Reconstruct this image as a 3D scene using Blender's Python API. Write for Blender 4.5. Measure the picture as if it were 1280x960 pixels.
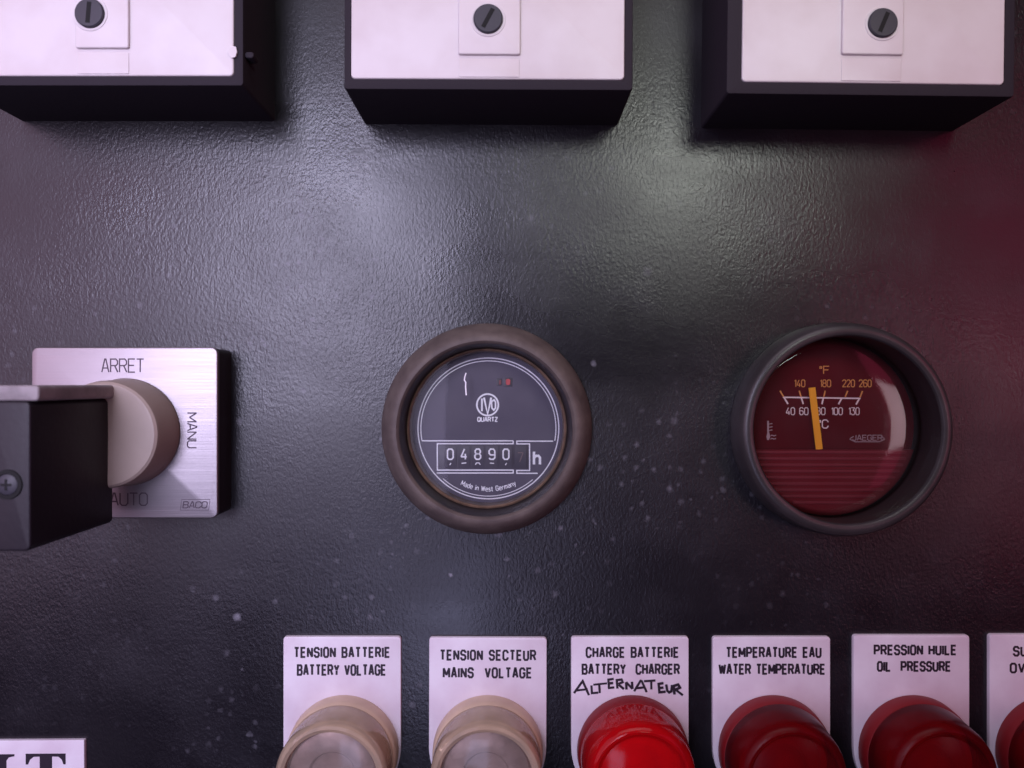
import bpy, bmesh, math, random
from mathutils import Vector
random.seed(7)
C = bpy.context.scene
for o in list(bpy.data.objects): bpy.data.objects.remove(o)
R = math.radians

# ------------------------------------------------------------------ camera
S = 4.32            # picture pixels (1280 wide) per mm on the panel surface
FPX = 924.0
D = FPX / S         # camera to panel, mm
cam = bpy.data.cameras.new('camera'); camo = bpy.data.objects.new('camera', cam); C.collection.objects.link(camo)
cam.sensor_width = 36; cam.lens = FPX / 1280 * 36
cam.clip_start = 0.005; cam.clip_end = 20
camo.location = (0, -D / 1000, 0); camo.rotation_euler = (R(90), 0, 0)
cam.dof.use_dof = True; cam.dof.focus_distance = D / 1000 - 0.009; cam.dof.aperture_fstop = 12.0
C.camera = camo

# ------------------------------------------------------------------ world, lights, exposure
w = bpy.data.worlds.new('World'); C.world = w; w.use_nodes = True
wn = w.node_tree.nodes; wl = w.node_tree.links
bg = wn['Background']; bg.inputs['Color'].default_value = (0.50, 0.34, 0.46, 1); bg.inputs['Strength'].default_value = 0.010

def area(name, loc, size, radiance, color, target=(0, 0, 0), roll=0.0, spread=180):
    """area lamp; loc in metres as (x right, y up, z out of the panel)"""
    l = bpy.data.lights.new(name, 'AREA'); l.shape = 'RECTANGLE'; l.size, l.size_y = size
    l.energy = radiance * math.pi * size[0] * size[1]; l.color = color; l.spread = R(spread)
    o = bpy.data.objects.new(name, l); C.collection.objects.link(o)
    p = Vector((loc[0], -loc[2], loc[1])); t = Vector((target[0], -target[2], target[1]))
    o.location = p
    q = (t - p).to_track_quat('-Z', 'Y'); o.rotation_mode = 'QUATERNION'
    from mathutils import Quaternion
    o.rotation_quaternion = q @ Quaternion((0, 0, 1), R(roll))
    return o
area('window_light', (-0.164, 0.106, 0.45), (0.14, 0.255), 7.3, (0.76, 0.73, 1.0), (-0.17, 0.01, 0), roll=-14, spread=82)
area('window_light_low', (-0.050, -0.175, 0.36), (0.08, 0.12), 2.6, (0.62, 0.62, 1.0), (-0.07, -0.05, 0), spread=100)
area('skylight', (0.130, 0.165, 0.36), (0.095, 0.080), 6.4, (0.95, 1.0, 0.92), (0.06, 0.15, 0), roll=-20, spread=75)
area('left_fill', (-0.48, 0.12, 0.40), (0.40, 0.60), 1.25, (1.0, 0.64, 0.92), (-0.15, 0.00, 0), spread=120)  # added pink fill, gives the metal switch plate something bright to reflect
area('top_bounce', (-0.02, 0.60, 0.42), (0.8, 0.3), 1.3, (1.0, 0.86, 0.95), (0.02, 0.14, 0), spread=90)
area('sheen_fill', (-0.22, 0.00, 0.50), (0.30, 0.42), 0.8, (0.72, 0.64, 1.0), (-0.14, -0.03, 0), spread=100)  # added purple fill lamp that broadens the sheen on the panel
area('red_bounce', (0.43, 0.04, 0.34), (0.28, 0.34), 1.15, (1.0, 0.08, 0.22), (0.13, -0.04, 0), spread=130)
area('glare_lamp', (0.472, -0.028, 0.60), (0.085, 0.11), 0.62, (1.0, 0.80, 0.88), (0.11, -0.01, 0), spread=50)  # added lamp that makes the glare crescent on the temperature gauge glass

vs = C.view_settings
vs.view_transform = 'Standard'; vs.look = 'None'; vs.exposure = -0.86; vs.gamma = 1.0; vs.use_curve_mapping = False
C.render.engine = 'CYCLES'
C.cycles.use_denoising = True; C.cycles.max_bounces = 8; C.cycles.transparent_max_bounces = 12
C.cycles.caustics_reflective = False; C.cycles.caustics_refractive = False

# ------------------------------------------------------------------ materials
def newmat(name):
    m = bpy.data.materials.new(name); m.use_nodes = True
    return m, m.node_tree.nodes, m.node_tree.links, m.node_tree.nodes['Principled BSDF']
def mat(name, col, rough=0.5, metal=0.0, spec=0.5, bump=None, var=None, coat=0.0, trans=0.0, ior=1.45, sss=0.0, rvar=0.0):
    """bump=(scale per metre, distance m); var=(scale, dark factor)"""
    m, n, l, b = newmat(name)
    b.inputs['Base Color'].default_value = (*col, 1); b.inputs['Roughness'].default_value = rough
    b.inputs['Metallic'].default_value = metal; b.inputs['Specular IOR Level'].default_value = spec
    b.inputs['Coat Weight'].default_value = coat; b.inputs['Coat Roughness'].default_value = 0.08
    b.inputs['Transmission Weight'].default_value = trans; b.inputs['IOR'].default_value = ior
    if sss: b.inputs['Subsurface Weight'].default_value = sss; b.inputs['Subsurface Scale'].default_value = 0.004
    tc = n.new('ShaderNodeTexCoord')
    if bump:
        t = n.new('ShaderNodeTexNoise'); t.inputs['Scale'].default_value = bump[0]; t.inputs['Detail'].default_value = 3
        l.new(tc.outputs['Object'], t.inputs['Vector'])
        bp = n.new('ShaderNodeBump'); bp.inputs['Distance'].default_value = bump[1]; bp.inputs['Strength'].default_value = 1
        l.new(t.outputs['Fac'], bp.inputs['Height']); l.new(bp.outputs['Normal'], b.inputs['Normal'])
    if var:
        t = n.new('ShaderNodeTexNoise'); t.inputs['Scale'].default_value = var[0]; t.inputs['Detail'].default_value = 5
        l.new(tc.outputs['Object'], t.inputs['Vector'])
        mr = n.new('ShaderNodeMapRange'); mr.inputs['From Min'].default_value = 0.35; mr.inputs['From Max'].default_value = 0.7
        l.new(t.outputs['Fac'], mr.inputs['Value'])
        mx = n.new('ShaderNodeMix'); mx.data_type = 'RGBA'
        mx.inputs['A'].default_value = (*col, 1)
        dk = var[1] if isinstance(var[1], tuple) else tuple(c * var[1] for c in col)
        mx.inputs['B'].default_value = (*dk, 1)
        l.new(mr.outputs['Result'], mx.inputs['Factor']); l.new(mx.outputs['Result'], b.inputs['Base Color'])
        if rvar:
            m2 = n.new('ShaderNodeMapRange'); m2.inputs['To Min'].default_value = rough - rvar; m2.inputs['To Max'].default_value = rough + rvar
            l.new(t.outputs['Fac'], m2.inputs['Value']); l.new(m2.outputs['Result'], b.inputs['Roughness'])
    return m
def glass_mat(name, tint=(1, 1, 1), rough=0.03, dust=0.05):
    m = bpy.data.materials.new(name); m.use_nodes = True; n = m.node_tree.nodes; l = m.node_tree.links
    n.clear(); out = n.new('ShaderNodeOutputMaterial'); tr = n.new('ShaderNodeBsdfTransparent'); tr.inputs['Color'].default_value = (*tint, 1)
    g = n.new('ShaderNodeBsdfGlossy'); g.inputs['Roughness'].default_value = rough
    fr = n.new('ShaderNodeFresnel'); fr.inputs['IOR'].default_value = 1.5
    tc = n.new('ShaderNodeTexCoord'); t = n.new('ShaderNodeTexNoise'); t.inputs['Scale'].default_value = 90; t.inputs['Detail'].default_value = 6
    l.new(tc.outputs['Object'], t.inputs['Vector'])
    mr = n.new('ShaderNodeMapRange'); mr.inputs['From Min'].default_value = 0.35; mr.inputs['From Max'].default_value = 0.7
    mr.inputs['To Min'].default_value = 0.01; mr.inputs['To Max'].default_value = dust
    l.new(t.outputs['Fac'], mr.inputs['Value'])
    mix = n.new('ShaderNodeMixShader'); l.new(fr.outputs['Fac'], mix.inputs['Fac']); l.new(tr.outputs[0], mix.inputs[1]); l.new(g.outputs[0], mix.inputs[2])
    df = n.new('ShaderNodeBsdfDiffuse'); df.inputs['Color'].default_value = (0.5, 0.48, 0.5, 1)      # thin film of dust
    m2 = n.new('ShaderNodeMixShader'); l.new(mr.outputs['Result'], m2.inputs['Fac']); l.new(mix.outputs[0], m2.inputs[1]); l.new(df.outputs[0], m2.inputs[2])
    l.new(m2.outputs[0], out.inputs['Surface'])
    return m

def shell_mat(name, tint, body, fac, rough=0.12, ior=1.40):
    m = bpy.data.materials.new(name); m.use_nodes = True; n = m.node_tree.nodes; l = m.node_tree.links
    n.clear(); out = n.new('ShaderNodeOutputMaterial'); tr = n.new('ShaderNodeBsdfTransparent'); tr.inputs['Color'].default_value = (*tint, 1)
    df = n.new('ShaderNodeBsdfDiffuse'); df.inputs['Color'].default_value = (*body, 1)
    tc = n.new('ShaderNodeTexCoord'); t = n.new('ShaderNodeTexNoise'); t.inputs['Scale'].default_value = 180; t.inputs['Detail'].default_value = 5
    l.new(tc.outputs['Object'], t.inputs['Vector'])
    mr = n.new('ShaderNodeMapRange'); mr.inputs['From Min'].default_value = 0.35; mr.inputs['From Max'].default_value = 0.7
    mr.inputs['To Min'].default_value = fac - 0.03; mr.inputs['To Max'].default_value = fac + 0.04
    l.new(t.outputs['Fac'], mr.inputs['Value'])
    mx = n.new('ShaderNodeMixShader'); l.new(mr.outputs[0], mx.inputs['Fac']); l.new(tr.outputs[0], mx.inputs[1]); l.new(df.outputs[0], mx.inputs[2])
    g = n.new('ShaderNodeBsdfGlossy'); g.inputs['Roughness'].default_value = rough
    fr = n.new('ShaderNodeFresnel'); fr.inputs['IOR'].default_value = ior
    bp = n.new('ShaderNodeBump'); bp.inputs['Distance'].default_value = 0.000006; l.new(t.outputs['Fac'], bp.inputs['Height']); l.new(bp.outputs[0], g.inputs['Normal'])
    m2 = n.new('ShaderNodeMixShader'); l.new(fr.outputs[0], m2.inputs['Fac']); l.new(mx.outputs[0], m2.inputs[1]); l.new(g.outputs[0], m2.inputs[2])
    l.new(m2.outputs[0], out.inputs['Surface'])
    return m
def panel_mat():
    m, n, l, b = newmat('textured_black_enamel')
    tc = n.new('ShaderNodeTexCoord')
    def noise(scale, detail=2, stretch=None, rough=0.5):
        t = n.new('ShaderNodeTexNoise'); t.inputs['Scale'].default_value = scale; t.inputs['Detail'].default_value = detail
        t.inputs['Roughness'].default_value = rough
        if stretch:
            mp = n.new('ShaderNodeMapping'); mp.inputs['Scale'].default_value = stretch
            l.new(tc.outputs['Object'], mp.inputs['Vector']); l.new(mp.outputs['Vector'], t.inputs['Vector'])
        else: l.new(tc.outputs['Object'], t.inputs['Vector'])
        return t
    def rng(src, a, b_, c=0.0, d=1.0):
        r = n.new('ShaderNodeMapRange'); r.inputs['From Min'].default_value = a; r.inputs['From Max'].default_value = b_
        r.inputs['To Min'].default_value = c; r.inputs['To Max'].default_value = d; l.new(src, r.inputs['Value']); return r.outputs['Result']
    def math_(op, a, b_):
        x = n.new('ShaderNodeMath'); x.operation = op
        for i, v in enumerate((a, b_)):
            if isinstance(v, (int, float)): x.inputs[i].default_value = v
            else: l.new(v, x.inputs[i])
        return x.outputs[0]
    # dust: fine specks of two sizes, crowded in patches, plus smeared film
    def specks(scale, radius, keep):
        v = n.new('ShaderNodeTexVoronoi'); v.feature = 'F1'; v.inputs['Scale'].default_value = scale; v.inputs['Randomness'].default_value = 1
        wob = noise(900, 2); ad = n.new('ShaderNodeVectorMath'); ad.operation = 'MULTIPLY_ADD'
        l.new(wob.outputs['Color'], ad.inputs[0]); ad.inputs[1].default_value = (0.0012,) * 3; l.new(tc.outputs['Object'], ad.inputs[2])
        l.new(ad.outputs[0], v.inputs['Vector'])
        sep = n.new('ShaderNodeSeparateColor'); l.new(v.outputs['Color'], sep.inputs[0])
        size = rng(sep.outputs[1], 0, 1, radius * 0.35, radius)
        near = math_('SUBTRACT', 1.0, math_('DIVIDE', v.outputs['Distance'], size))
        soft = rng(near, 0.0, 0.7)
        return math_('MULTIPLY', soft, math_('MULTIPLY', math_('GREATER_THAN', sep.outputs[0], 1 - keep), rng(sep.outputs[2], 0, 1, 0.25, 1)))
    patch = rng(noise(16, 3).outputs['Fac'], 0.46, 0.66)
    # most of the dust sits round the hour counter and towards the lower left
    mpc = n.new('ShaderNodeMapping'); mpc.inputs['Location'].default_value = (0.035, 0.03, 0); l.new(tc.outputs['Object'], mpc.inputs['Vector'])
    ln = n.new('ShaderNodeVectorMath'); ln.operation = 'LENGTH'; l.new(mpc.outputs[0], ln.inputs[0])
    centre = rng(ln.outputs['Value'], 0.03, 0.12, 1.0, 0.05)
    dust = math_('ADD', math_('MULTIPLY', math_('MULTIPLY', specks(300, 0.38, 0.6), patch), rng(centre, 0, 0.9, 0.2, 1.0)), math_('MULTIPLY', specks(120, 0.20, 0.5), centre))
    film = math_('MULTIPLY', rng(noise(30, 6, None, 0.65).outputs['Fac'], 0.48, 0.75), 0.035)
    dust = math_('MINIMUM', math_('ADD', dust, film), 1.0)
    mx = n.new('ShaderNodeMix'); mx.data_type = 'RGBA'; mx.inputs['A'].default_value = (0.007, 0.006, 0.009, 1); mx.inputs['B'].default_value = (0.42, 0.42, 0.50, 1)
    l.new(math_('MULTIPLY', dust, 0.7), mx.inputs['Factor']); l.new(mx.outputs['Result'], b.inputs['Base Color'])
    rr = math_('ADD', rng(noise(22, 4).outputs['Fac'], 0.3, 0.7, 0.25, 0.36), math_('MULTIPLY', dust, 0.3))
    smear = rng(noise(9, 5, (0.35, 1.6, 1.0), 0.6).outputs['Fac'], 0.42, 0.62, -0.03, 0.06)
    rr = math_('ADD', rr, smear)
    l.new(rr, b.inputs['Roughness']); b.inputs['Specular IOR Level'].default_value = 0.55
    # orange-peel grain, drawn out upwards as the enamel ran
    g1 = noise(2200, 3, (1.0, 0.6, 1.0)); g2 = noise(1050, 2, (1.0, 0.65, 1.0)); g3 = noise(60, 1)
    h = math_('ADD', math_('ADD', math_('MULTIPLY', g1.outputs['Fac'], 0.55), math_('MULTIPLY', g2.outputs['Fac'], 0.8)), math_('MULTIPLY', g3.outputs['Fac'], 0.9))
    amp = rng(noise(14, 2).outputs['Fac'], 0.4, 0.62, 0.35, 1.0)
    bp = n.new('ShaderNodeBump'); bp.inputs['Distance'].default_value = 0.00016; l.new(amp, bp.inputs['Strength'])
    l.new(h, bp.inputs['Height']); l.new(bp.outputs['Normal'], b.inputs['Normal'])
    return m

M = {
 'panel': panel_mat(),
 'meter_black': mat('satin_black_plastic', (0.029, 0.024, 0.031), 0.6, spec=0.08, bump=(900, 0.00005)),
 'meter_white': mat('white_meter_plastic', (0.66, 0.61, 0.63), 0.42, bump=(60, 0.00015), var=(45, (0.56, 0.49, 0.495))),
 'screw_black': mat('dark_screw', (0.035, 0.033, 0.045), 0.5, bump=(1500, 0.00004)),
 'slot': mat('slot_black', (0.003, 0.003, 0.004), 0.8),
 'alu': None,
 'knob': mat('grey_beige_plastic', (0.35, 0.28, 0.245), 0.42, bump=(700, 0.00003), var=(60, 0.85)),
 'knob_light': mat('pale_worn_plastic', (0.30, 0.26, 0.275), 0.5, bump=(900, 0.00008), var=(220, 0.6)),
 'grip': mat('black_grip_plastic', (0.014, 0.011, 0.016), 0.42, spec=0.35, bump=(800, 0.00004)),
 'rubber': mat('brown_grey_rubber', (0.078, 0.060, 0.057), 0.62, bump=(1200, 0.00006), var=(170, (0.125, 0.10, 0.09))),
 'dark_inner': mat('dark_inner_wall', (0.020, 0.016, 0.018), 0.4, bump=(900, 0.00003)),
 'brass': mat('dusty_brown_lip', (0.20, 0.13, 0.09), 0.35, var=(300, 0.5)),
 'dial_grey': mat('grey_dial_card', (0.085, 0.070, 0.108), 0.55, bump=(1500, 0.00002), var=(50, 0.8)),
 'print_white': mat('white_print', (0.93, 0.90, 0.95), 0.5),
 'print_pink': mat('pinkish_white_print', (0.88, 0.66, 0.66), 0.5),
 'print_dim': mat('dim_orange_print', (0.75, 0.28, 0.07), 0.5),
 'print_faint': mat('faint_print', (0.14, 0.09, 0.10), 0.5),
 'print_black': mat('black_print', (0.018, 0.012, 0.022), 0.5),
 'engraved': mat('grey_engraving', (0.06, 0.04, 0.06), 0.55),
 'red_dot': mat('red_window', (0.55, 0.06, 0.07), 0.4),
 'drum': mat('counter_drum', (0.045, 0.036, 0.055), 0.4),
 'black_bezel': mat('black_bezel', (0.030, 0.026, 0.028), 0.33, bump=(1200, 0.00003), var=(90, 1.5)),
 'dial_red': mat('dark_red_dial', (0.105, 0.003, 0.007), 0.5, spec=0.08, bump=(1500, 0.00002), var=(40, 0.75)),
 'mask_red': mat('red_mask', (0.15, 0.006, 0.012), 0.45, spec=0.12, bump=(1200, 0.00003)),
 'rib_red': mat('rib_pinkish_red', (0.21, 0.022, 0.032), 0.45, spec=0.15),
 'needle': mat('orange_needle', (1.0, 0.37, 0.012), 0.45),
 'plate': mat('white_label_plastic', (0.76, 0.73, 0.80), 0.42, bump=(150, 0.00008), var=(70, (0.64, 0.56, 0.64))),
 'red': shell_mat('lit_red_lens', (0.85, 0.03, 0.035), (0.66, 0.006, 0.012), 0.48, 0.12, 1.32),  # red lens with stronger light put into its colour
 'red_shaded': shell_mat('shaded_red_lens', (0.50, 0.012, 0.020), (0.15, 0.004, 0.008), 0.42, 0.28, 1.22),  # same red lens with shade put into its colour
 'red_collar': mat('red_collar', (0.20, 0.007, 0.011), 0.5, bump=(400, 0.00006)),
 'tan_collar': mat('yellowed_collar', (0.66, 0.50, 0.37), 0.42, bump=(300, 0.00008), var=(80, 0.75)),
 'tan_clear': shell_mat('yellowed_clear_lens', (0.96, 0.86, 0.76), (0.92, 0.72, 0.52), 0.36, 0.08),
 'haze_glass': shell_mat('hazy_lens_front', (0.95, 0.87, 0.80), (0.66, 0.58, 0.52), 0.13, 0.12),
 'cup': mat('white_lamp_socket', (0.62, 0.58, 0.56), 0.4),
 'reflector': mat('grey_reflector', (0.42, 0.34, 0.33), 0.34, metal=0.5, bump=(120, 0.0004), var=(120, 0.5)),
 'glass_clear': glass_mat('gauge_glass'),
 'glass_red': glass_mat('dark_gauge_glass', (1.0, 1.0, 1.0), 0.06, 0.02),
}
def alu():
    m, n, l, b = newmat('brushed_aluminium')
    b.inputs['Metallic'].default_value = 0.9; b.inputs['Base Color'].default_value = (0.28, 0.25, 0.265, 1)
    tc = n.new('ShaderNodeTexCoord'); mp = n.new('ShaderNodeMapping'); mp.inputs['Scale'].default_value = (40, 2500, 40)
    t = n.new('ShaderNodeTexNoise'); t.inputs['Scale'].default_value = 1; t.inputs['Detail'].default_value = 4
    l.new(tc.outputs['Object'], mp.inputs[0]); l.new(mp.outputs[0], t.inputs['Vector'])
    r = n.new('ShaderNodeMapRange'); r.inputs['To Min'].default_value = 0.34; r.inputs['To Max'].default_value = 0.5
    l.new(t.outputs['Fac'], r.inputs['Value']); l.new(r.outputs[0], b.inputs['Roughness'])
    bp = n.new('ShaderNodeBump'); bp.inputs['Distance'].default_value = 0.00003; l.new(t.outputs['Fac'], bp.inputs['Height']); l.new(bp.outputs[0], b.inputs['Normal'])
    return m
M['alu'] = alu()

# ------------------------------------------------------------------ building helpers (all in mm, local x right, y up, z out of the panel)
def true(px, py, z=0.0):
    r = D / (D - z)
    return (px - 640) / (S * r), (480 - py) / (S * r)
def tag(o, label=None, cat=None, group=None, kind=None):
    for k, v in (('label', label), ('category', cat), ('group', group), ('kind', kind)):
        if v: o[k] = v
    return o
def thing(name, x, y, roll=0.0, label=None, cat=None, group=None):
    o = bpy.data.objects.new(name, None); C.collection.objects.link(o)
    o.empty_display_size = 0.01
    o.location = (x / 1000, 0, y / 1000); o.rotation_euler = (R(90), -R(roll), 0)
    return tag(o, label, cat, group)
def link(name, bm, m, parent, sharp=32):
    bmesh.ops.scale(bm, vec=(0.001,) * 3, verts=bm.verts)
    bmesh.ops.recalc_face_normals(bm, faces=bm.faces)
    for f in bm.faces: f.smooth = True
    for e in bm.edges:
        if len(e.link_faces) == 2 and e.calc_face_angle(0) > R(sharp): e.smooth = False
    me = bpy.data.meshes.new(name); bm.to_mesh(me); bm.free()
    me.materials.append(M[m] if isinstance(m, str) else m)
    o = bpy.data.objects.new(name, me); C.collection.objects.link(o)
    if parent is not None: o.parent = parent
    return o
def loft(bm, rings, cap0=True, cap1=True):
    prev = None
    vr = []
    for ring in rings: vr.append([bm.verts.new(p) for p in ring])
    for a, b in zip(vr, vr[1:]):
        n = len(a)
        for i in range(n): bm.faces.new((a[i], a[(i + 1) % n], b[(i + 1) % n], b[i]))
    if cap0: bm.faces.new(list(reversed(vr[0])))
    if cap1: bm.faces.new(vr[-1])
def circ(cx, cy, r, z, n=96):
    return [(cx + r * math.cos(2 * math.pi * i / n), cy + r * math.sin(2 * math.pi * i / n), z) for i in range(n)]
def lathe(profile, cx=0, cy=0, n=96, cap0=False, cap1=False, bm=None):
    bm = bm or bmesh.new()
    loft(bm, [circ(cx, cy, max(r, 0.01), z, n) for r, z in profile], cap0, cap1)
    return bm
def rrect(x0, y0, x1, y1, r, z, inset=0.0, k=6):
    x0 += inset; y0 += inset; x1 -= inset; y1 -= inset; r = max(r - inset, 0.05)
    pts = []
    for cx, cy, a0 in ((x1 - r, y1 - r, 0), (x0 + r, y1 - r, 90), (x0 + r, y0 + r, 180), (x1 - r, y0 + r, 270)):
        for i in range(k + 1):
            a = R(a0 + 90 * i / k); pts.append((cx + r * math.cos(a), cy + r * math.sin(a), z))
    return pts
def slab(x0, y0, x1, y1, r, z0, z1, bev=0.3, bm=None, k=6):
    bm = bm or bmesh.new()
    rings = [rrect(x0, y0, x1, y1, r, z0, 0, k)]
    for i in range(4):
        a = R(90 * i / 3); rings.append(rrect(x0, y0, x1, y1, r, z1 - bev + bev * math.sin(a), bev * (1 - math.cos(a)), k))
    loft(bm, rings)
    return bm
def ribbon(bm, pts, wd, z, th=0.03, closed=False):
    """a printed stroke: mitred line of width wd lying at height z"""
    n = len(pts)
    if n < 2: return
    P = [Vector((p[0], p[1])) for p in pts]; L = []; Rr = []
    for i in range(n):
        if closed: a = P[(i - 1) % n]; c = P[(i + 1) % n]
        else: a = P[max(i - 1, 0)]; c = P[min(i + 1, n - 1)]
        d1 = (P[i] - a); d2 = (c - P[i])
        if d1.length < 1e-9: d1 = d2
        if d2.length < 1e-9: d2 = d1
        d1.normalize(); d2.normalize()
        t = d1 + d2
        if t.length < 1e-6: t = d1.copy()
        t.normalize(); nrm = Vector((-t.y, t.x)); n1 = Vector((-d1.y, d1.x))
        k = 1 / max(nrm.dot(n1), 0.5)
        L.append(P[i] + nrm * wd / 2 * k); Rr.append(P[i] - nrm * wd / 2 * k)
    vt = [(bm.verts.new((a.x, a.y, z + th)), bm.verts.new((b.x, b.y, z + th))) for a, b in zip(L, Rr)]
    vb = [(bm.verts.new((a.x, a.y, z)), bm.verts.new((b.x, b.y, z))) for a, b in zip(L, Rr)]
    m = n if closed else n - 1
    for i in range(m):
        j = (i + 1) % n
        bm.faces.new((vt[i][0], vt[i][1], vt[j][1], vt[j][0]))
        bm.faces.new((vb[i][0], vt[i][0], vt[j][0], vb[j][0]))
        bm.faces.new((vt[i][1], vb[i][1], vb[j][1], vt[j][1]))
    if not closed:
        bm.faces.new((vb[0][1], vt[0][1], vt[0][0], vb[0][0])); bm.faces.new((vb[-1][0], vt[-1][0], vt[-1][1], vb[-1][1]))
def poly(bm, pts, z, th=0.03):
    a = [bm.verts.new((p[0], p[1], z)) for p in pts]; b = [bm.verts.new((p[0], p[1], z + th)) for p in pts]
    bm.faces.new(b)
    for i in range(len(pts)):
        j = (i + 1) % len(pts); bm.faces.new((a[i], a[j], b[j], b[i]))

# stroke alphabet on a 4 x 6 cell
O_ = [(1, 0), (3, 0), (4, 1), (4, 5), (3, 6), (1, 6), (0, 5), (0, 1), (1, 0)]
G = {
 'l': [[(0.3, 6), (0, 0), (2.0, 0.5)]],
 'A': [[(0, 0), (1.7, 6), (2.3, 6), (4, 0)], [(0.65, 1.9), (3.35, 1.9)]],
 'B': [[(0, 0), (0, 6), (3, 6), (3.8, 5.2), (3.8, 4), (3, 3.1), (4, 2.2), (4, 0.9), (3.1, 0), (0, 0)], [(0.3, 3.1), (2.8, 3.1)]],
 'C': [[(4, 1.7), (4, 1), (3, 0), (1, 0), (0, 1), (0, 5), (1, 6), (3, 6), (4, 5), (4, 4.3)]],
 'D': [[(0, 0), (0, 6), (2.8, 6), (4, 4.9), (4, 1.1), (2.8, 0), (0, 0)]],
 'E': [[(3.7, 0), (0, 0), (0, 6), (3.7, 6)], [(0.3, 3.1), (3.2, 3.1)]],
 'F': [[(0, 0), (0, 6), (3.7, 6)], [(0.3, 3.1), (3.2, 3.1)]],
 'G': [[(4, 4.4), (4, 5), (3, 6), (1, 6), (0, 5), (0, 1), (1, 0), (3, 0), (4, 1), (4, 2.8), (2.3, 2.8)]],
 'H': [[(0, 0), (0, 6)], [(4, 0), (4, 6)], [(0.3, 3.1), (3.7, 3.1)]],
 'I': [[(0, 0), (0, 6)]],
 'J': [[(0, 1.2), (0.9, 0), (2.4, 0), (3.3, 1), (3.3, 6)]],
 'L': [[(0, 6), (0, 0), (3.5, 0)]],
 'M': [[(0, 0), (0, 6), (2.5, 1.4), (5, 6), (5, 0)]],
 'N': [[(0, 0), (0, 6), (4, 0), (4, 6)]],
 'O': [O_],
 'P': [[(0, 0), (0, 6), (3, 6), (4, 5.1), (4, 3.6), (3, 2.8), (0.3, 2.8)]],
 'Q': [O_, [(2.4, 1.7), (4.2, -0.4)]],
 'R': [[(0, 0), (0, 6), (3, 6), (4, 5.1), (4, 3.8), (3, 3), (0.3, 3)], [(2.5, 2.8), (4.1, 0)]],
 'S': [[(0, 1.6), (0, 1), (1, 0), (3, 0), (4, 1), (4, 2.2), (3.2, 3), (0.8, 3.3), (0, 4), (0, 5), (1, 6), (3, 6), (4, 5), (4, 4.4)]],
 'T': [[(2, 0), (2, 5.7)], [(0, 6), (4, 6)]],
 'U': [[(0, 6), (0, 1), (1, 0), (3, 0), (4, 1), (4, 6)]],
 'V': [[(0, 6), (2, 0), (4, 6)]],
 'W': [[(0, 6), (1.3, 0), (2.7, 5.4), (4.1, 0), (5.4, 6)]],
 'X': [[(0, 0), (4, 6)], [(0, 6), (1.8, 3.3)], [(2.2, 2.7), (4, 0)]],
 'Y': [[(0, 6), (2, 3), (4, 6)], [(2, 2.7), (2, 0)]],
 'Z': [[(0, 6), (4, 6), (0, 0), (4, 0)]],
 '0': [O_], '1': [[(0.3, 4.8), (1.6, 6), (1.6, 0)]],
 '2': [[(0, 4.7), (0, 5), (1, 6), (3, 6), (4, 5), (4, 3.9), (0, 0), (4, 0)]],
 '3': [[(0, 6), (4, 6), (2, 3.6), (3, 3.5), (4, 2.6), (4, 1), (3, 0), (1, 0), (0, 1)]],
 '4': [[(2.4, 6), (0, 1.5), (4, 1.5)], [(3, 3.2), (3, 0)]],
 '6': [[(4, 5.2), (3, 6), (1, 6), (0, 5), (0, 1), (1, 0), (3, 0), (4, 1), (4, 2.5), (3, 3.4), (0.3, 3.4)]],
 '7': [[(0, 6), (4, 6), (1.4, 0)]],
 '8': [[(1, 3.2), (0.2, 4), (0.2, 5), (1, 6), (3, 6), (3.8, 5), (3.8, 4), (3, 3.2), (4, 2.3), (4, 1), (3, 0), (1, 0), (0, 1), (0, 2.3), (1, 3.2), (3, 3.2)]],
 '9': [[(0, 0.8), (1, 0), (3, 0), (4, 1), (4, 5), (3, 6), (1, 6), (0, 5), (0, 3.5), (1, 2.6), (3.7, 2.6)]],
 'h': [[(0, 0), (0, 6)], [(0.2, 3.2), (1.2, 4), (2.8, 4), (3.7, 3.2), (3.7, 0)]],
 'a': [[(0.3, 3.6), (1, 4), (2.6, 4), (3.2, 3.3), (3.2, 0)], [(3, 2.3), (1, 2.3), (0.2, 1.5), (0.2, 0.7), (1, 0), (2.3, 0), (3, 0.6)]],
 'd': [[(3.3, 6), (3.3, 0)], [(3, 0.7), (2.3, 0), (1, 0), (0, 1), (0, 3), (1, 4), (2.3, 4), (3, 3.4)]],
 'e': [[(0.3, 2.1), (3.4, 2.1), (3.4, 3), (2.5, 4), (1, 4), (0, 3), (0, 1), (1, 0), (2.8, 0), (3.3, 0.5)]],
 'i': [[(0, 0), (0, 4)], [(0, 5.2), (0, 6)]],
 'n': [[(0, 0), (0, 4)], [(0.2, 3.3), (1, 4), (2.5, 4), (3.3, 3.2), (3.3, 0)]],
 'm': [[(0, 0), (0, 4)], [(0.2, 3.5), (1, 4), (2, 4), (2.5, 3.4), (2.5, 0)], [(2.7, 3.5), (3.5, 4), (4.4, 4), (5, 3.4), (5, 0)]],
 'r': [[(0, 0), (0, 4)], [(0.2, 3), (1.2, 4), (2.2, 4)]],
 's': [[(0, 0.5), (0.7, 0), (2.3, 0), (3, 1), (2.2, 2), (0.8, 2.1), (0.1, 3), (0.8, 4), (2.3, 4), (2.9, 3.5)]],
 't': [[(1, 5.6), (1, 0.6), (1.7, 0), (2.6, 0)], [(0, 4), (0.8, 4)], [(1.2, 4), (2.4, 4)]],
 'y': [[(0, 4), (1.7, 0.2)], [(3.4, 4), (1.2, -1.6), (0.3, -1.6)]],
 '\u00b0': [[(0.2, 4.4), (0.2, 5.6), (1.4, 5.6), (1.4, 4.4), (0.2, 4.4)]],
}
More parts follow.
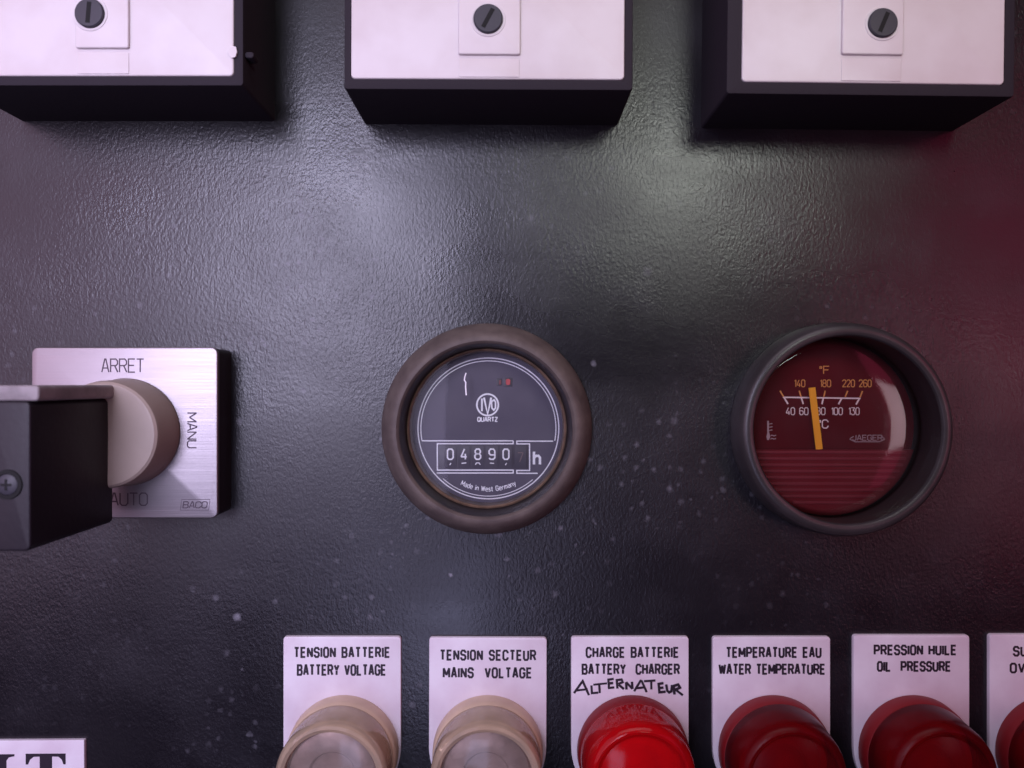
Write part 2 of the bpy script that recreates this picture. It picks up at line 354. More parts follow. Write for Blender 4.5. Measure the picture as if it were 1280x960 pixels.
def gw(ch): return 2.2 if ch == ' ' else max(p[0] for s in G[ch] for p in s)
def text_width(t, gap): return sum(gw(c) + gap for c in t) - gap
def text(bm, t, cx, cy, width, height, stroke, z, gap=1.6, rot=0.0, arc=None, jitter=0.0, slant=0.0, lay=0.012):
    """t centred on (cx,cy); strokes crossing one another lie a hair apart. arc=(x0,y0,radius): below centre, reading left to right"""
    tw = text_width(t, gap); sx = (width - stroke) / tw; sy = (height - stroke) / 6
    x = -tw / 2; cr, sr = math.cos(R(rot)), math.sin(R(rot))
    for ci, ch in enumerate(t):
        g = gw(ch)
        if ch != ' ':
            jy = random.uniform(-1, 1) * jitter; ja = R(random.uniform(-1, 1) * jitter * 9)
            for si, s in enumerate(G[ch]):
                pts = []
                for (px, py) in s:
                    ux = (x + px) * sx; uy = (py - 3) * sy
                    if jitter:
                        mx = (x + g / 2) * sx; dx = ux - mx
                        ux, uy = mx + dx * math.cos(ja) - uy * math.sin(ja), dx * math.sin(ja) + uy * math.cos(ja) + jy
                        ux += random.uniform(-.3, .3) * jitter * .4; uy += random.uniform(-.3, .3) * jitter * .4
                    ux += uy * slant
                    if arc:
                        x0, y0, rad = arc; a = -math.pi / 2 + ux / rad; rr = rad - uy
                        pts.append((x0 + rr * math.cos(a), y0 + rr * math.sin(a)))
                    else: pts.append((cx + ux * cr - uy * sr, cy + ux * sr + uy * cr))
                closed = len(pts) > 3 and (Vector(pts[0]) - Vector(pts[-1])).length < 1e-5
                sw_ = stroke * (1 + (random.uniform(-.10, .15) if jitter else 0))
                for qi, (run, cl) in enumerate(runs(pts, closed, sw_)): ribbon(bm, run, sw_, z, 0.03 + lay * (si * 3 + qi), cl)
        x += g + gap
def runs(pts, closed, wd):
    V = [Vector(p) for p in pts]
    def sharp(a, b, c):
        d1 = b - a; d2 = c - b
        return d1.length > 1e-9 and d2.length > 1e-9 and d1.normalized().dot(d2.normalized()) < -0.05
    br = [i for i in range(1, len(V) - 1) if sharp(V[i - 1], V[i], V[i + 1])]
    if not br: return [(pts[:-1] if closed else pts, closed)]
    out = []; st = 0
    for e in br + [len(V) - 1]:
        out.append(([tuple(v) for v in V[st:e + 1]], False)); st = e
    return out
def arcpts(cx, cy, r, a0, a1, n=48):
    return [(cx + r * math.cos(R(a0 + (a1 - a0) * i / n)), cy + r * math.sin(R(a0 + (a1 - a0) * i / n))) for i in range(n + 1)]

# ------------------------------------------------------------------ the panel, with the two round cut-outs of the gauges
HX, HY = true(608.5, 535.5)
TX, TY = true(1043, 535)
def build_panel():
    bm = bmesh.new(); W, H = 420, 330
    loops = [[bm.verts.new(p) for p in ((-W, -H, 0), (W, -H, 0), (W, H, 0), (-W, H, 0))]]
    for (cx, cy, r) in ((HX, HY, 26.2), (TX, TY, 27.0)): loops.append([bm.verts.new(p) for p in circ(cx, cy, r, 0, 72)])
    edges = [bm.edges.new((lp[i], lp[(i + 1) % len(lp)])) for lp in loops for i in range(len(lp))]
    bmesh.ops.triangle_fill(bm, edges=edges, use_beauty=True, use_dissolve=False)
    bm.normal_update()
    ex = bmesh.ops.extrude_face_region(bm, geom=bm.faces[:])
    bmesh.ops.translate(bm, vec=(0, 0, -2.0), verts=[v for v in ex['geom'] if isinstance(v, bmesh.types.BMVert)])
    o = link('control_panel', bm, 'panel', None); o.rotation_euler = (R(90), 0, 0)
    o['kind'] = 'structure'
    return o
build_panel()

# ------------------------------------------------------------------ three square meters along the top
def meter(px0, px1, pyb, rim, tab, screw, slot_deg, roll, label):
    """px0..px1 outer bezel in the picture at its front, pyb its lower edge; rim=(left,bottom,right) px; tab=(x0,x1,ybottom) px"""
    ZF = 25.5
    x0, y0 = true(px0, pyb, ZF); x1, _ = true(px1, pyb, ZF); side = x1 - x0
    t = thing('panel_meter', (x0 + x1) / 2, y0, roll, label, 'panel meter', 'square meters along the top of the panel')
    cx = (x0 + x1) / 2
    k = S * D / (D - ZF)
    bx0, bx1 = -side / 2, side / 2
    bm = bmesh.new(); B = (bx0, 0, bx1, side)
    def fr(z, dl, db, dr, dt, r): return rrect(B[0] + dl, B[1] + db, B[2] - dr, B[3] - dt, r, z)
    rl, rb, rr_ = (v / k for v in rim)
    loft(bm, [fr(0, 0, 0, 0, 0, .8), fr(ZF - .5, 0, 0, 0, 0, .8), fr(ZF - .1, .12, .12, .12, .12, .8), fr(ZF, .45, .45, .45, .45, .7),
              fr(ZF, rl, rb, rr_, rl, 1.2), fr(ZF - 2.2, rl + .1, rb + .1, rr_ + .1, rl + .1, 1.2)])
    link('housing', bm, 'meter_black', t)
    ix0, iy0, ix1, iy1 = bx0 + rl + .15, rb + .15, bx1 - rr_ - .15, side - rl - .15
    cov = link('cover', slab(ix0, iy0, ix1, iy1, 1.1, ZF - 2.1, ZF + .25, .35), 'meter_white', t)
    tx0, ty0 = true(tab[0], tab[2], ZF); tx1, _ = true(tab[1], tab[2], ZF)
    tx0 -= cx; tx1 -= cx; ty0 -= y0
    link('raised_tab', slab(tx0, ty0, tx1, ty0 + (tx1 - tx0) * 1.05, .5, ZF + .2, ZF + 1.1, .3), 'meter_white', cov)
    link('lower_strip', slab(tx0 + .1, iy0 + .45, tx1 - .2, ty0 - .9, .3, ZF + .2, ZF + .42, .12), 'meter_white', cov)
    sx, sy = true(screw[0], screw[1], ZF); sx -= cx; sy -= y0; sr = 18 / k
    link('screw_recess', lathe([(sr * 1.22, ZF + 1.0), (sr * 1.18, ZF + 1.28), (sr * 1.05, ZF + 1.28), (sr * 1.03, ZF + 1.02)], sx, sy, 48), 'meter_white', cov)
    sc = link('adjusting_screw', lathe([(sr, ZF + .9), (sr, ZF + 1.7), (sr * .93, ZF + 1.95), (sr * .5, ZF + 2.0), (.01, ZF + 2.0)], sx, sy, 48), 'screw_black', t)
    bm = bmesh.new(); a = R(slot_deg); dx, dy = math.cos(a) * sr * .72, math.sin(a) * sr * .72
    ribbon(bm, [(sx - dx, sy - dy), (sx + dx, sy + dy)], sr * .3, ZF + 1.95, .09)
    link('slot', bm, 'slot', sc)
    return t, cx, y0
mt, mcx, mcy = meter(-57, 304, 107, (10, 11, 11), (97, 163, 62), (116, 20), 85, 0.0, 'square black meter with white cover at upper left, small white notch on its right edge')
nx, ny = true(293, 66, 25.5)
bm = bmesh.new(); poly(bm, [(nx - mcx - 1.6, ny - mcy), (nx - mcx - .4, ny - mcy + 1.5), (nx - mcx + .6, ny - mcy + 1.2), (nx - mcx + .9, ny - mcy), (nx - mcx + .5, ny - mcy - 1.3), (nx - mcx - .5, ny - mcy - 1.6)], 25.7, .5)
link('notch', bm, 'meter_white', mt)
link('side_pip', slab(*(lambda a, b: (a - .4, b - .8, a + 1.9, b + .8))(nx - mcx + 2.6, ny - mcy), .7, 21, 24.4, .3), 'meter_black', mt)
meter(430, 791, 112, (8, 12, 10), (573, 650, 70), (610, 27), 62, -0.25, 'square black meter with white cover at top centre, above the hour counter')
mt, mcx, mcy = meter(908, 1268, 119, (18, 14, 13), (1050, 1126, 70), (1099, 32), 68, -0.9 + 0.2, 'square black meter with white cover at upper right, above the temperature gauge')

# ------------------------------------------------------------------ rotary switch
PZ = 10.5
cxp, cyp = true(156, 541, PZ)
sw = thing('rotary_switch', cxp, cyp, 0.0, 'rotary switch with bright square metal plate, beige knob and black grip at the left', 'rotary switch')
x0, y0 = true(39, 648, PZ); x1, y1 = true(272, 434, PZ)
x0 -= cxp; x1 -= cxp; y0 -= cyp; y1 -= cyp
link('switch_body', slab(x0 + .3, y0 + .3, x1 - .3, y1 - .3, 1.4, 0, PZ - 1.2, .2), 'grip', sw)
pl = link('legend_plate', slab(x0, y0, x1, y1, 1.9, PZ - 1.2, PZ, .35), 'alu', sw)
k = S * D / (D - PZ)
def L(px, py): a, b = true(px, py, PZ); return a - cxp, b - cyp
bm = bmesh.new()
text(bm, 'ARRET', *L(153.5, 457), 54 / k, 18 / k, .36, PZ, gap=1.0)
text(bm, 'AUTO', *L(161, 624), 48 / k, 17 / k, .36, PZ, gap=1.0)
text(bm, 'MANU', *L(240, 538), 45 / k, 13 / k, .36, PZ, gap=1.0, rot=-90)
link('lettering', bm, 'engraved', pl)
bm = bmesh.new()
text(bm, 'BACO', *L(244, 631), 31 / k, 9 / k, .3, PZ, gap=.9, slant=.15)
lx, ly = L(244, 631)
ribbon(bm, [(lx - 4.1, ly - 1.45), (lx + 3.7, ly - 1.45), (lx + 4.1, ly + 1.45), (lx - 3.7, ly + 1.45)], .14, PZ, .03, True)
link('maker_mark', bm, 'engraved', pl)
kx, ky = -458 / S - cxp, -57 / S - cyp
link('knob', lathe([(14.6, PZ + .05), (14.8, PZ + .6), (14.4, PZ + 3), (14.1, 20.6), (13.8, 21.6), (13.2, 22.1), (12.4, 22.2), (0.01, 22.0)], kx, ky, 96), 'knob', sw)
# lever: black grip with pale top, standing out from the knob
gx1 = -453 / S - cxp; gx0 = -497 / S - cxp; gy1 = -16.3 / S - cyp; gy0 = -157.5 / S - cyp
def block(x0, y0, x1, y1, z0, z1, rc, be):
    bm = bmesh.new(); rings = [rrect(x0, y0, x1, y1, rc, z0)]
    for i in range(5):
        a = R(90 * i / 4); rings.append(rrect(x0, y0, x1, y1, rc, z1 - be + be * math.sin(a), be * (1 - math.cos(a))))
    loft(bm, rings); return bm
grip = link('grip', block(gx0, gy0, gx1, gy1, 20, 53, 1.4, .5), 'grip', sw)
link('grip_top', block(gx0, gy1 + .05, gx1 + 1.6, gy1 + 3.5, 20, 52.6, .9, .5), 'knob_light', sw)
sx, sy = -474 / S - cxp, -94.5 / S - cyp
link('screw_washer', lathe([(3.3, 52.9), (3.2, 53.35), (2.4, 53.4), (2.3, 53.15)], sx, sy, 40), 'slot', grip)
sc = link('screw', lathe([(2.3, 52.9), (2.25, 53.3), (1.6, 53.6), (.01, 53.7)], sx, sy, 40), 'screw_black', sw)
bm = bmesh.new()
ribbon(bm, [(sx - 1.2, sy), (sx + 1.2, sy)], .5, 53.62, .10); ribbon(bm, [(sx, sy - 1.2), (sx, sy + 1.2)], .5, 53.62, .13)
link('cross_slot', bm, 'slot', sc)

# ------------------------------------------------------------------ hour counter
hm = thing('hour_counter', HX, HY, 0.0, 'round hour counter reading 04890 in a brown rubbery bezel at centre', 'hour counter')
link('bezel', lathe([(27.0, 0.05), (30.2, 0.05), (30.35, .8), (30.1, 2.2), (29.2, 4.2), (28.2, 6.2), (27.3, 7.6), (26.4, 8.5), (25.6, 8.9), (24.9, 8.9), (24.4, 8.5), (24.1, 7.8)], n=128), 'rubber', hm)
link('inner_wall', lathe([(24.15, 8.0), (23.9, 6.0), (23.3, 1.6), (23.0, 0.6)], n=128), 'dark_inner', hm)
link('glass_lip', lathe([(23.2, 0.5), (23.0, 1.1), (22.6, 1.3), (22.3, .9), (22.2, -.2), (22.2, -5.4)], n=128), 'brass', hm)
ZD = -4.6
dial = link('dial', lathe([(22.25, ZD - .6), (22.25, ZD), (.01, ZD)], n=128), 'dial_grey', hm)
kd = S * D / (D - ZD)
DX0, DY0 = true(610.5, 535.5, ZD)
def H(px, py): a, b = true(px, py, ZD); return a - HX, b - HY
hc = (DX0 - HX, DY0 - HY)
bm = bmesh.new()
ribbon(bm, arcpts(*hc, 88.0 / kd, 0, 360, 128)[:-1], .34, ZD, .03, True)
ribbon(bm, arcpts(*hc, 84.4 / kd, -10.5, 190.5, 96), .28, ZD, .03)
ribbon(bm, arcpts(*hc, 84.6 / kd, 228, 311, 60), .22, ZD, .03)
def hl(pts, wd=.34, lay=0): ribbon(bm, [H(*p) for p in pts], wd, ZD, .04 + lay)
hl([(527.5, 551.0), (641.5, 551.0)]); hl([(641.5, 551), (641.5, 554.6), (546.6, 554.6), (546.6, 587.6), (641.5, 587.6), (641.5, 591.2), (546, 591.2)], .34, .012)
hl([(691.5, 551.4), (646, 551.4), (646, 554.8), (662, 554.8), (662, 588), (646, 588), (646, 591.6), (672, 591.6)], .34)
link('dial_lines', bm, 'print_white', dial)
bm = bmesh.new()
lg = H(609.5, 506)
ribbon(bm, arcpts(*lg, 13.4 / kd, 0, 360, 64)[:-1], .50, ZD, .03, True)
def hs(pts, wd, lay=0, cl=False): ribbon(bm, [H(*p) for p in pts], wd, ZD, .045 + lay, cl)
hs([(602.4, 498.2), (602.4, 514)], .52); hs([(605.0, 497), (609.6, 517.5), (614, 497)], .62, .012)
hs([(614.3, 502), (617.6, 499.8), (619.4, 502.5), (619.4, 510), (617.2, 512.6), (614.9, 510)], .48, 0, True)
link('emblem', bm, 'print_white', dial)
bm = bmesh.new(); text(bm, 'QUARTZ', *H(609.5, 524.2), 26 / kd, 6.4 / kd, .30, ZD, gap=1.5)
text(bm, 'h', *H(671.2, 572.5), 10.5 / kd, 19 / kd, .72, ZD)
text(bm, 'Made in West Germany', 0, 0, 70 / kd, 6.8 / kd, .21, ZD, gap=1.5, arc=(hc[0], hc[1], 75.5 / kd))
link('lettering', bm, 'print_white', dial)
a = H(549, 586); b = H(660.5, 556.5)
win = link('counter_window', slab(a[0], a[1], b[0], b[1], .2, ZD - .3, ZD + .03, .02), 'drum', dial)
drumx = [563, 580, 597.3, 615, 632.5, 650.5]
for i, (px, ch) in enumerate(zip(drumx, '048907')):
    a = H(px - 7.4, 585); b = H(px + 7.4, 557.6)
    # each number drum bulges a little out of its window
    bm = bmesh.new(); ww = []
    for j in range(7):
        u = j / 6; z = ZD + .06 + .30 * math.sin(math.pi * u); y = a[1] + (b[1] - a[1]) * u
        ww.append((bm.verts.new((a[0], y, z)), bm.verts.new((b[0], y, z))))
    for p, q in zip(ww, ww[1:]): bm.faces.new((p[0], p[1], q[1], q[0]))
    dr = link('number_drum', bm, 'drum', dial)
    bm = bmesh.new()
    if i < 5:
        text(bm, ch, *H(px, 567.6), 9.0 / kd, 14.6 / kd, .44, ZD + .37, lay=.015)
        nxt = {'0': [(-.2, -1), (.2, -.4)], '4': [(-.7, -.45), (.7, -.35)], '8': [(-.7, -.9), (-.4, -.35), (.4, -.35), (.7, -.9)], '9': [(-.6, -.4), (.6, -.5)]}[ch]
        c = H(px, 577.0); ribbon(bm, [(c[0] + x, c[1] + y) for x, y in nxt], .28, ZD + .26, .03)
        link('numeral', bm, 'print_white', dr)
    else:
        text(bm, ch, *H(px, 571.5), 8 / kd, 13 / kd, .34, ZD + .37); link('numeral', bm, 'print_faint', dr)
for (p0, p1) in (((620.6, 482), (627.4, 473)), ((629.5, 483.2), (640.5, 472.2))):
    a = H(*p0); b = H(*p1); link('indicator_window', slab(a[0], a[1], b[0], b[1], .25, ZD, ZD + .12, .05), 'drum', dial)
bm = bmesh.new(); a = H(632.3, 481.4); b = H(638, 473.6); loft(bm, [rrect(a[0], a[1], b[0], b[1], .5, ZD + .1), rrect(a[0], a[1], b[0], b[1], .5, ZD + .22, .1)]); link('red_flag', bm, 'red_dot', dial)
bm = bmesh.new(); a = H(623.6, 480.8); b = H(626.6, 474.8); loft(bm, [rrect(a[0], a[1], b[0], b[1], .3, ZD + .1), rrect(a[0], a[1], b[0], b[1], .3, ZD + .2, .1)]); link('red_flag', bm, mat('dim_red_window', (.2, .05, .055), .5), dial)
link('glass', lathe([(22.15, .5), (18, .56), (12, .6), (6, .62), (.01, .62)], n=96), 'glass_clear', hm)
bm = bmesh.new()
def Hg(px, py): a, b = true(px, py, .6); return a - HX, b - HY
ribbon(bm, [Hg(582.6, 466), Hg(581, 471), Hg(580.4, 475), Hg(582.2, 478), Hg(582.0, 484), Hg(582.8, 494)], .34, .62, .04)
link('scratch', bm, 'print_white', hm)

# ------------------------------------------------------------------ temperature gauge
tg = thing('temperature_gauge', TX, TY, 0.0, 'round temperature gauge with dark red dial and orange needle in a black bezel', 'gauge')
link('bezel', lathe([(27.5, 0.05), (30.2, .05), (30.4, .7), (30.3, 3.0), (30.0, 6.0), (29.6, 7.8), (29.0, 8.7), (28.2, 9.15), (27.2, 9.2), (26.5, 8.9), (26.1, 8.3)], n=128), 'black_bezel', tg)
link('inner_wall', lathe([(26.15, 8.5), (26.05, 5.0), (26.3, 0.0), (26.3, -6.4)], n=128), 'dark_inner', tg)
ZT = -6.0
td = link('dial', lathe([(26.25, ZT - .6), (26.25, ZT), (.01, ZT)], n=128), 'dial_red', tg)
def T(px, py, z=ZT): a, b = true(px, py, z); return a - TX, b - TY
kt = S * D / (D - ZT)
bm = bmesh.new()
ribbon(bm, [T(978.5, 496.6), T(1075.5, 498)], .42, ZT, .03)
for a, b in (((979.5, 496), (985, 505)), ((1001.6, 497), (1004, 505)), ((1029.4, 497), (1027.3, 505.3)), ((1052, 498), (1048, 505.3)), ((1074.6, 497.5), (1070, 505.6))):
    ribbon(bm, [T(*a), T(*b)], .44, ZT, .045)
link('celsius_scale', bm, 'print_pink', td)
bm = bmesh.new()
for a, b in (((975, 488.5), (979.5, 496)), ((999, 488.5), (1001.3, 496)), ((1031.4, 488.5), (1029.7, 496)), ((1059.6, 488.5), (1056.5, 496)), ((1078, 488.8), (1075, 496.6))):
    ribbon(bm, [T(*a), T(*b)], .40, ZT, .06)
for s, px, wd in (('140', 999.6, 14), ('180', 1031.8, 14), ('220', 1060.6, 16), ('260', 1081.5, 16)): text(bm, s, *T(px, 479.2), wd / kt, 9.6 / kt, .24, ZT, gap=1.3)
text(bm, '\u00b0F', *T(1030.4, 462.5), 13 / kt, 10.5 / kt, .26, ZT, gap=1.3)
link('fahrenheit_scale', bm, 'print_dim', td)
bm = bmesh.new()
for s, px, wd in (('40', 988, 11.5), ('60', 1004.8, 11.5), ('80', 1026, 11.5), ('100', 1046.2, 14.5), ('130', 1067.5, 14)): text(bm, s, *T(px, 514), wd / kt, 9.8 / kt, .24, ZT, gap=1.3)
text(bm, '\u00b0C', *T(1029, 530), 13 / kt, 11.4 / kt, .3, ZT, gap=1.3)
link('celsius_figures', bm, 'print_pink', td)
bm = bmesh.new()
text(bm, 'JAEGER', *T(1084.2, 547.2), 38 / kt, 7.6 / kt, .26, ZT, gap=1.2)
ribbon(bm, [T(1062, 549), T(1069, 552.2), T(1099, 552.2), T(1106, 549)], .26, ZT, .03)
ribbon(bm, [T(1062.5, 548.2), T(1067, 545.5)], .26, ZT, .03); ribbon(bm, [T(1105.5, 548.2), T(1101.5, 545.5)], .26, ZT, .03)
link('lettering', bm, mat('dim_grey_print', (.32, .20, .22), .5), td)
bm = bmesh.new()   # little thermometer-in-water pictogram
ribbon(bm, [T(960, 526), T(960.2, 545)], .5, ZT, .03); poly(bm, [T(958, 546), T(959, 541), T(961.5, 541), T(962.6, 546), T(961, 550), T(959, 550)], ZT, .045)
for yy in (530, 534, 538): ribbon(bm, [T(961.5, yy), T(965.5, yy - .6)], .22, ZT, .03)
for yy in (545, 549): ribbon(bm, [T(963, yy), T(965, yy - 1.2), T(967.5, yy), T(970, yy - 1.2)], .22, ZT, .03)
link('pictogram', bm, mat('dim_pink_print', (.42, .27, .29), .5), td)
# lower mask with moulded ribs, the needle comes out from behind it
tcx, tcy = 0, 0
ymask = T(1050, 562, ZT + 1.8)[1]; ang = math.degrees(math.asin(ymask / 26.1))
bm = bmesh.new(); seg = arcpts(0, 0, 26.05, 180 - ang, 360 + ang, 90); poly(bm, seg, ZT + 1.0, .8)
mk = link('mask', bm, 'mask_red', tg)
for i in range(9):
    yy = ymask - .75 - i * 1.85; hw = math.sqrt(max(24.6 ** 2 - yy ** 2, 1))
    if i == 0: hw -= .5
    link('rib', slab(-hw, yy - .42, hw, yy + .42, .4, ZT + 1.75, ZT + 2.25, .22, k=3), 'rib_red', mk)
bm = bmesh.new()
a = T(1014.2, 484.5, ZT + .9); b = T(1023.4, 561.5, ZT + .9); ribbon(bm, [a, b], 2.0, ZT + 1.1, .3)
link('needle', bm, 'needle', tg)
link('glass', lathe([(26.2, -2.2), (25.7, -1.4), (25.2, -.75), (24.7, -.32), (24.1, -.08), (23.5, 0), (16, 0), (.01, 0)], n=128), 'glass_red', tg)

# ------------------------------------------------------------------ legend plates and indicator lamps along the bottom
GP = 'white legend plates along the bottom'; GL = 'indicator lamps along the bottom'
def plate_outline(x0, x1, y1, yc, r, z, ins):
    # square top, half-round foot round the lamp
    x0 += ins; x1 -= ins; y1 -= ins; r = .9; pts = []
    for cx, a0 in ((x1 - r, 0), (x0 + r, 90)):
        for i in range(6): a = R(a0 + 90 * i / 5); pts.append((cx + r * math.cos(a), y1 - r + r * math.sin(a), z))
    cx = (x0 + x1) / 2; rad = (x1 - x0) / 2
    for i in range(33): a = R(180 + 180 * i / 32); pts.append((cx + rad * math.cos(a), yc + rad * math.sin(a) * 1.02, z))
    return pts
def legend_plate(px0, px1, py, lines, label, roll=0.0):
    ZP = 1.3; k = S * D / (D - ZP)
    x0, y1 = true(px0, py, ZP); x1, _ = true(px1, py, ZP); cx = (x0 + x1) / 2
    _, yc = true(0, 934, ZP)
    t = thing('legend_plate', cx, yc, roll, label, 'legend plate', GP)
    bm = bmesh.new(); a, b, c = x0 - cx, x1 - cx, y1 - yc
    loft(bm, [plate_outline(a, b, c, 0, 1, 0.05, 0), plate_outline(a, b, c, 0, 1, ZP - .25, 0), plate_outline(a, b, c, 0, 1, ZP - .07, .08), plate_outline(a, b, c, 0, 1, ZP, .25)])
    link('plate', bm, 'plate', t)
    for (s, xa, xb, yc_, h, st, jit, gap) in lines:
        bm = bmesh.new(); lx, ly = true((xa + xb) / 2, yc_, ZP)
        text(bm, s, lx - cx, ly - yc, (xb - xa) / k, h / k, st, ZP, gap=gap, jitter=jit)
        link('lettering' if not jit else 'handwriting', bm, 'print_black', t)
    return t
legend_plate(354, 501, 796, [('TENSION BATTERIE', 367, 488, 815.5, 14, .60, 0, 2.5), ('BATTERY VOLTAGE', 371, 483, 837.5, 14.5, .60, 0, 2.3)], 'white plate lettered TENSION BATTERIE, leftmost of the row of plates')
legend_plate(536, 683, 797, [('TENSION SECTEUR', 549, 670, 819, 14, .60, 0, 2.5), ('MAINS  VOLTAGE', 553, 665, 841, 14, .60, 0, 2.4)], 'white plate lettered TENSION SECTEUR below the hour counter', -.2)
hw_plate = legend_plate(714, 861, 796, [('CHARGE BATTERIE', 732, 849, 815.5, 14, .60, 0, 2.5), ('BATTERY  CHARGER', 727, 850, 836.5, 14, .60, 0, 2.3)], 'white plate lettered CHARGE BATTERIE with ALTERNATEUR handwritten in pen')
legend_plate(891, 1038, 796, [('TEMPERATURE EAU', 907, 1027, 815.5, 14, .60, 0, 2.3), ('WATER TEMPERATURE', 898, 1032, 836.5, 14, .60, 0, 2.1)], 'white plate lettered TEMPERATURE EAU beneath the red temperature gauge')
legend_plate(1067, 1212, 794, [('PRESSION HUILE', 1092, 1196, 812.5, 13.5, .60, 0, 2.2), ('OIL  PRESSURE', 1096, 1189, 833, 13.5, .60, 0, 2.2)], 'white plate lettered PRESSION HUILE, second from the right', .0)
legend_plate(1237, 1382, 793, [('SURVITESSE', 1266, 1352, 814, 13.5, .60, 0, 2.2), ('OVERSPEED', 1262, 1352, 835, 13.5, .60, 0, 2.2)], 'white plate cut off by the right edge of the photo')

bm = bmesh.new()
hwx, hwy = hw_plate.location.x * 1000, hw_plate.location.z * 1000
pen = [[(95, 300), (132, 246), (160, 308)], [(105, 287), (155, 283)], [(170, 266), (172, 298), (200, 297)], [(178, 262), (238, 256)], [(205, 262), (206, 299)],
       [(268, 238), (244, 240), (246, 276), (270, 274)], [(246, 257), (264, 256)], [(282, 280), (280, 242), (300, 240), (306, 252), (286, 260)], [(288, 261), (310, 282)],
       [(322, 282), (320, 252)], [(321, 252), (348, 280)], [(348, 281), (346, 250)], [(356, 290), (382, 246), (387, 246), (408, 294)], [(364, 276), (402, 274)],
       [(398, 248), (448, 243)], [(428, 247), (430, 282)], [(482, 254), (460, 258), (464, 294), (490, 292)], [(463, 276), (482, 274)],
       [(494, 262), (497, 288), (506, 296), (516, 290), (518, 264)], [(530, 304), (526, 268), (546, 262), (552, 274), (532, 284)], [(534, 284), (566, 308)]]
for i, st in enumerate(pen):
    q = []
    for a, b in st:
        x, y = true(690 + a / 3.46 + random.uniform(-.3, .3), 780 + b / 3.46 + random.uniform(-.3, .3), 1.3); q.append((x - hwx, y - hwy))
    ribbon(bm, q, random.uniform(.56, .74), 1.3, .03 + .008 * i)
link('handwriting', bm, 'print_black', hw_plate)
bm = bmesh.new()
wear = bpy.data.objects['legend_plate']
wx, wy = wear.location.x * 1000, wear.location.z * 1000
for pts in (((369, 803), (371, 800), (375, 799)), ((386, 800), (390, 799)), ((357, 884), (358.5, 888))):
    ribbon(bm, [(lambda a: (a[0] - wx, a[1] - wy))(true(p, q, 1.3)) for p, q in pts], .35, 1.3, .03)
link('ink_stain', bm, 'engraved', wear)

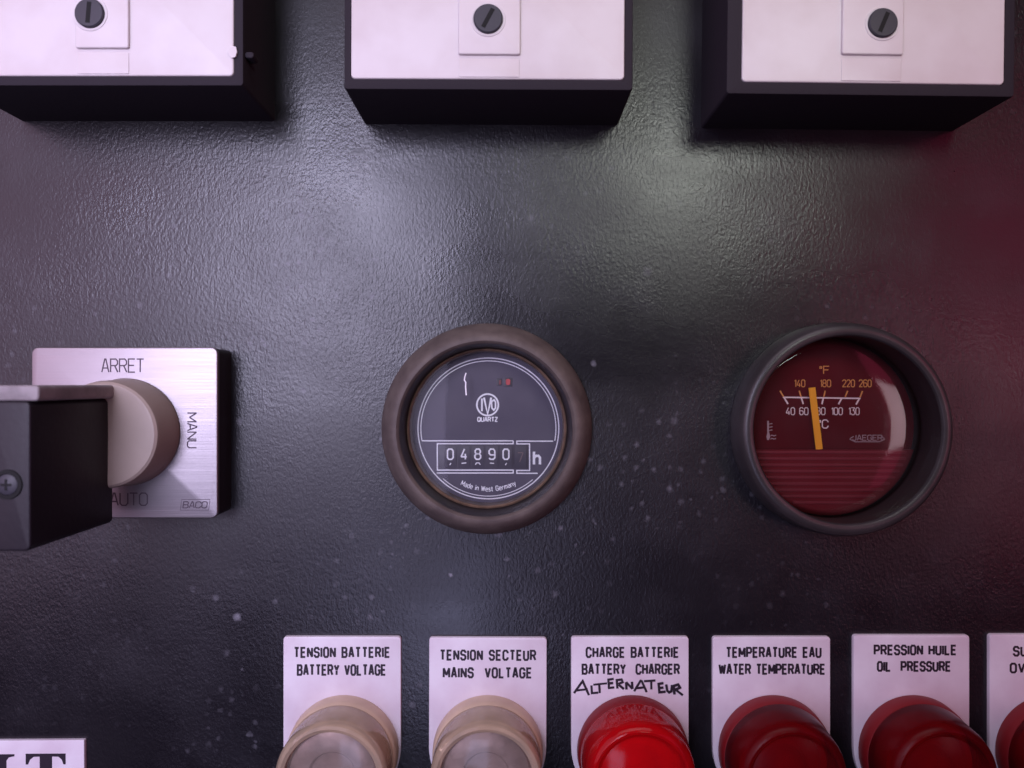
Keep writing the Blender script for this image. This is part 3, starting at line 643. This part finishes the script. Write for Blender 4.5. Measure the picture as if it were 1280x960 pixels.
def indicator_lamp(px, kind, label):
    ZP = 1.3
    x, y = true(px, 937, ZP)
    t = thing('indicator_lamp', x, y, 0, label, 'indicator lamp', GL)
    if kind == 'clear':
        link('collar', lathe([(11, 1.32), (15.7, 1.32), (15.8, 2.0), (15.6, 5.0), (15.3, 6.1), (14.8, 6.6), (14.0, 6.6)], n=96), 'tan_collar', t)
        ln = link('lens', lathe([(14.9, 6.3), (15.1, 7.2), (15.0, 12), (15.05, 15.6), (14.9, 16.9), (14.3, 17.7), (13.5, 17.9), (12.6, 17.5), (12.2, 16.6), (12.3, 9.0), (13.6, 7.2), (14.9, 6.3)], n=96), 'tan_clear', t)
        link('reflector', lathe([(12.6, 8.0), (12.1, 14.2), (11.6, 15.2), (9.5, 15.8), (6.5, 15.6), (5.8, 14.6), (3.0, 14.2), (.01, 14.3)], n=96), 'reflector', t)
        link('lamp_socket', lathe([(14.2, 6.5), (12.7, 6.9), (12.4, 8.0), (12.9, 11.0), (12.5, 11.2)], n=64), 'tan_collar', t)
        link('front_glass', lathe([(12.4, 16.4), (10, 17.0), (6, 17.5), (.01, 17.7)], n=96), 'haze_glass', ln)
    else:
        link('collar', lathe([(11, 1.32), (15.7, 1.32), (15.9, 2.0), (15.7, 5.2), (15.3, 6.0), (14.6, 6.2)], n=96), 'red_collar', t)
        link('lamp_socket', lathe([(13.6, 6.3), (12.8, 7.2), (12.0, 9.5), (10.5, 9.6), (10.2, 8.4), (6.5, 8.2), (5.6, 9.0), (5.2, 12.5), (4.2, 14.2), (2.4, 15.3), (.01, 15.6)], n=64), 'cup', t)
        m = 'red' if kind == 'red' else 'red_shaded'  # one plastic in two colours, standing for lit and shaded lamps
        ln = link('lens', lathe([(14.7, 6.0), (15.3, 6.4), (15.2, 10), (14.9, 14.6), (14.5, 16.4), (13.8, 17.6), (12.9, 18.1), (12.2, 17.9), (11.6, 17.0), (11.0, 16.7), (8, 17.6), (4, 18.2), (.01, 18.4)], n=96), m, t)
indicator_lamp(430, 'clear', 'yellowed clear lamp under the TENSION BATTERIE lettering')
indicator_lamp(610, 'clear', 'yellowed clear lamp under the TENSION SECTEUR lettering')
indicator_lamp(790, 'red', 'red lamp with light painted into its lens, under the handwritten ALTERNATEUR')
indicator_lamp(966, 'shaded', 'red lamp with shade painted into its lens, under the TEMPERATURE EAU lettering')
indicator_lamp(1141, 'shaded', 'red lamp with shade painted into its lens, under the PRESSION HUILE lettering')
indicator_lamp(1312, 'shaded', 'red lamp with shade painted into its lens, cut off at the lower right corner')

# ------------------------------------------------------------------ name plate at the lower left corner
ZN = 1.2; x1, y1 = true(105, 926, ZN)
x0 = x1 - 62
np_ = thing('name_plate', (x0 + x1) / 2, y1, 0.35, 'white name plate with large black serif letters at lower left corner', 'name plate')
cx = (x0 + x1) / 2
link('plate', slab(x0 - cx, -15, x1 - cx, 0, .3, .05, ZN, .15), 'plate', np_)
bm = bmesh.new(); kn = S * D / (D - ZN)
def N(px, py): a, b = true(px, py, ZN); return a - cx, b - y1
def serifT(ox):
    q = [(32, 942.5), (82, 942.5), (82, 956), (79.2, 956), (77, 950), (73, 946.5), (65, 946.2), (65, 980), (67, 984), (73, 985.5), (73, 988), (41, 988), (41, 985.5), (47, 984), (49.5, 980), (49.5, 946.2), (42, 946.5), (37.5, 950), (35, 956), (32, 956)]
    return [N(a + ox, b) for a, b in q]
def serifI(ox):
    q = [(-18, 943), (18, 943), (18, 945.5), (11, 947), (8, 951), (8, 980), (11, 984), (18, 985.5), (18, 988), (-18, 988), (-18, 985.5), (-11, 984), (-8, 980), (-8, 951), (-11, 947), (-18, 945.5)]
    return [N(a + ox, b) for a, b in q]
poly(bm, serifT(0), ZN, .04); poly(bm, serifI(0), ZN, .04)
link('lettering', bm, 'print_black', np_)
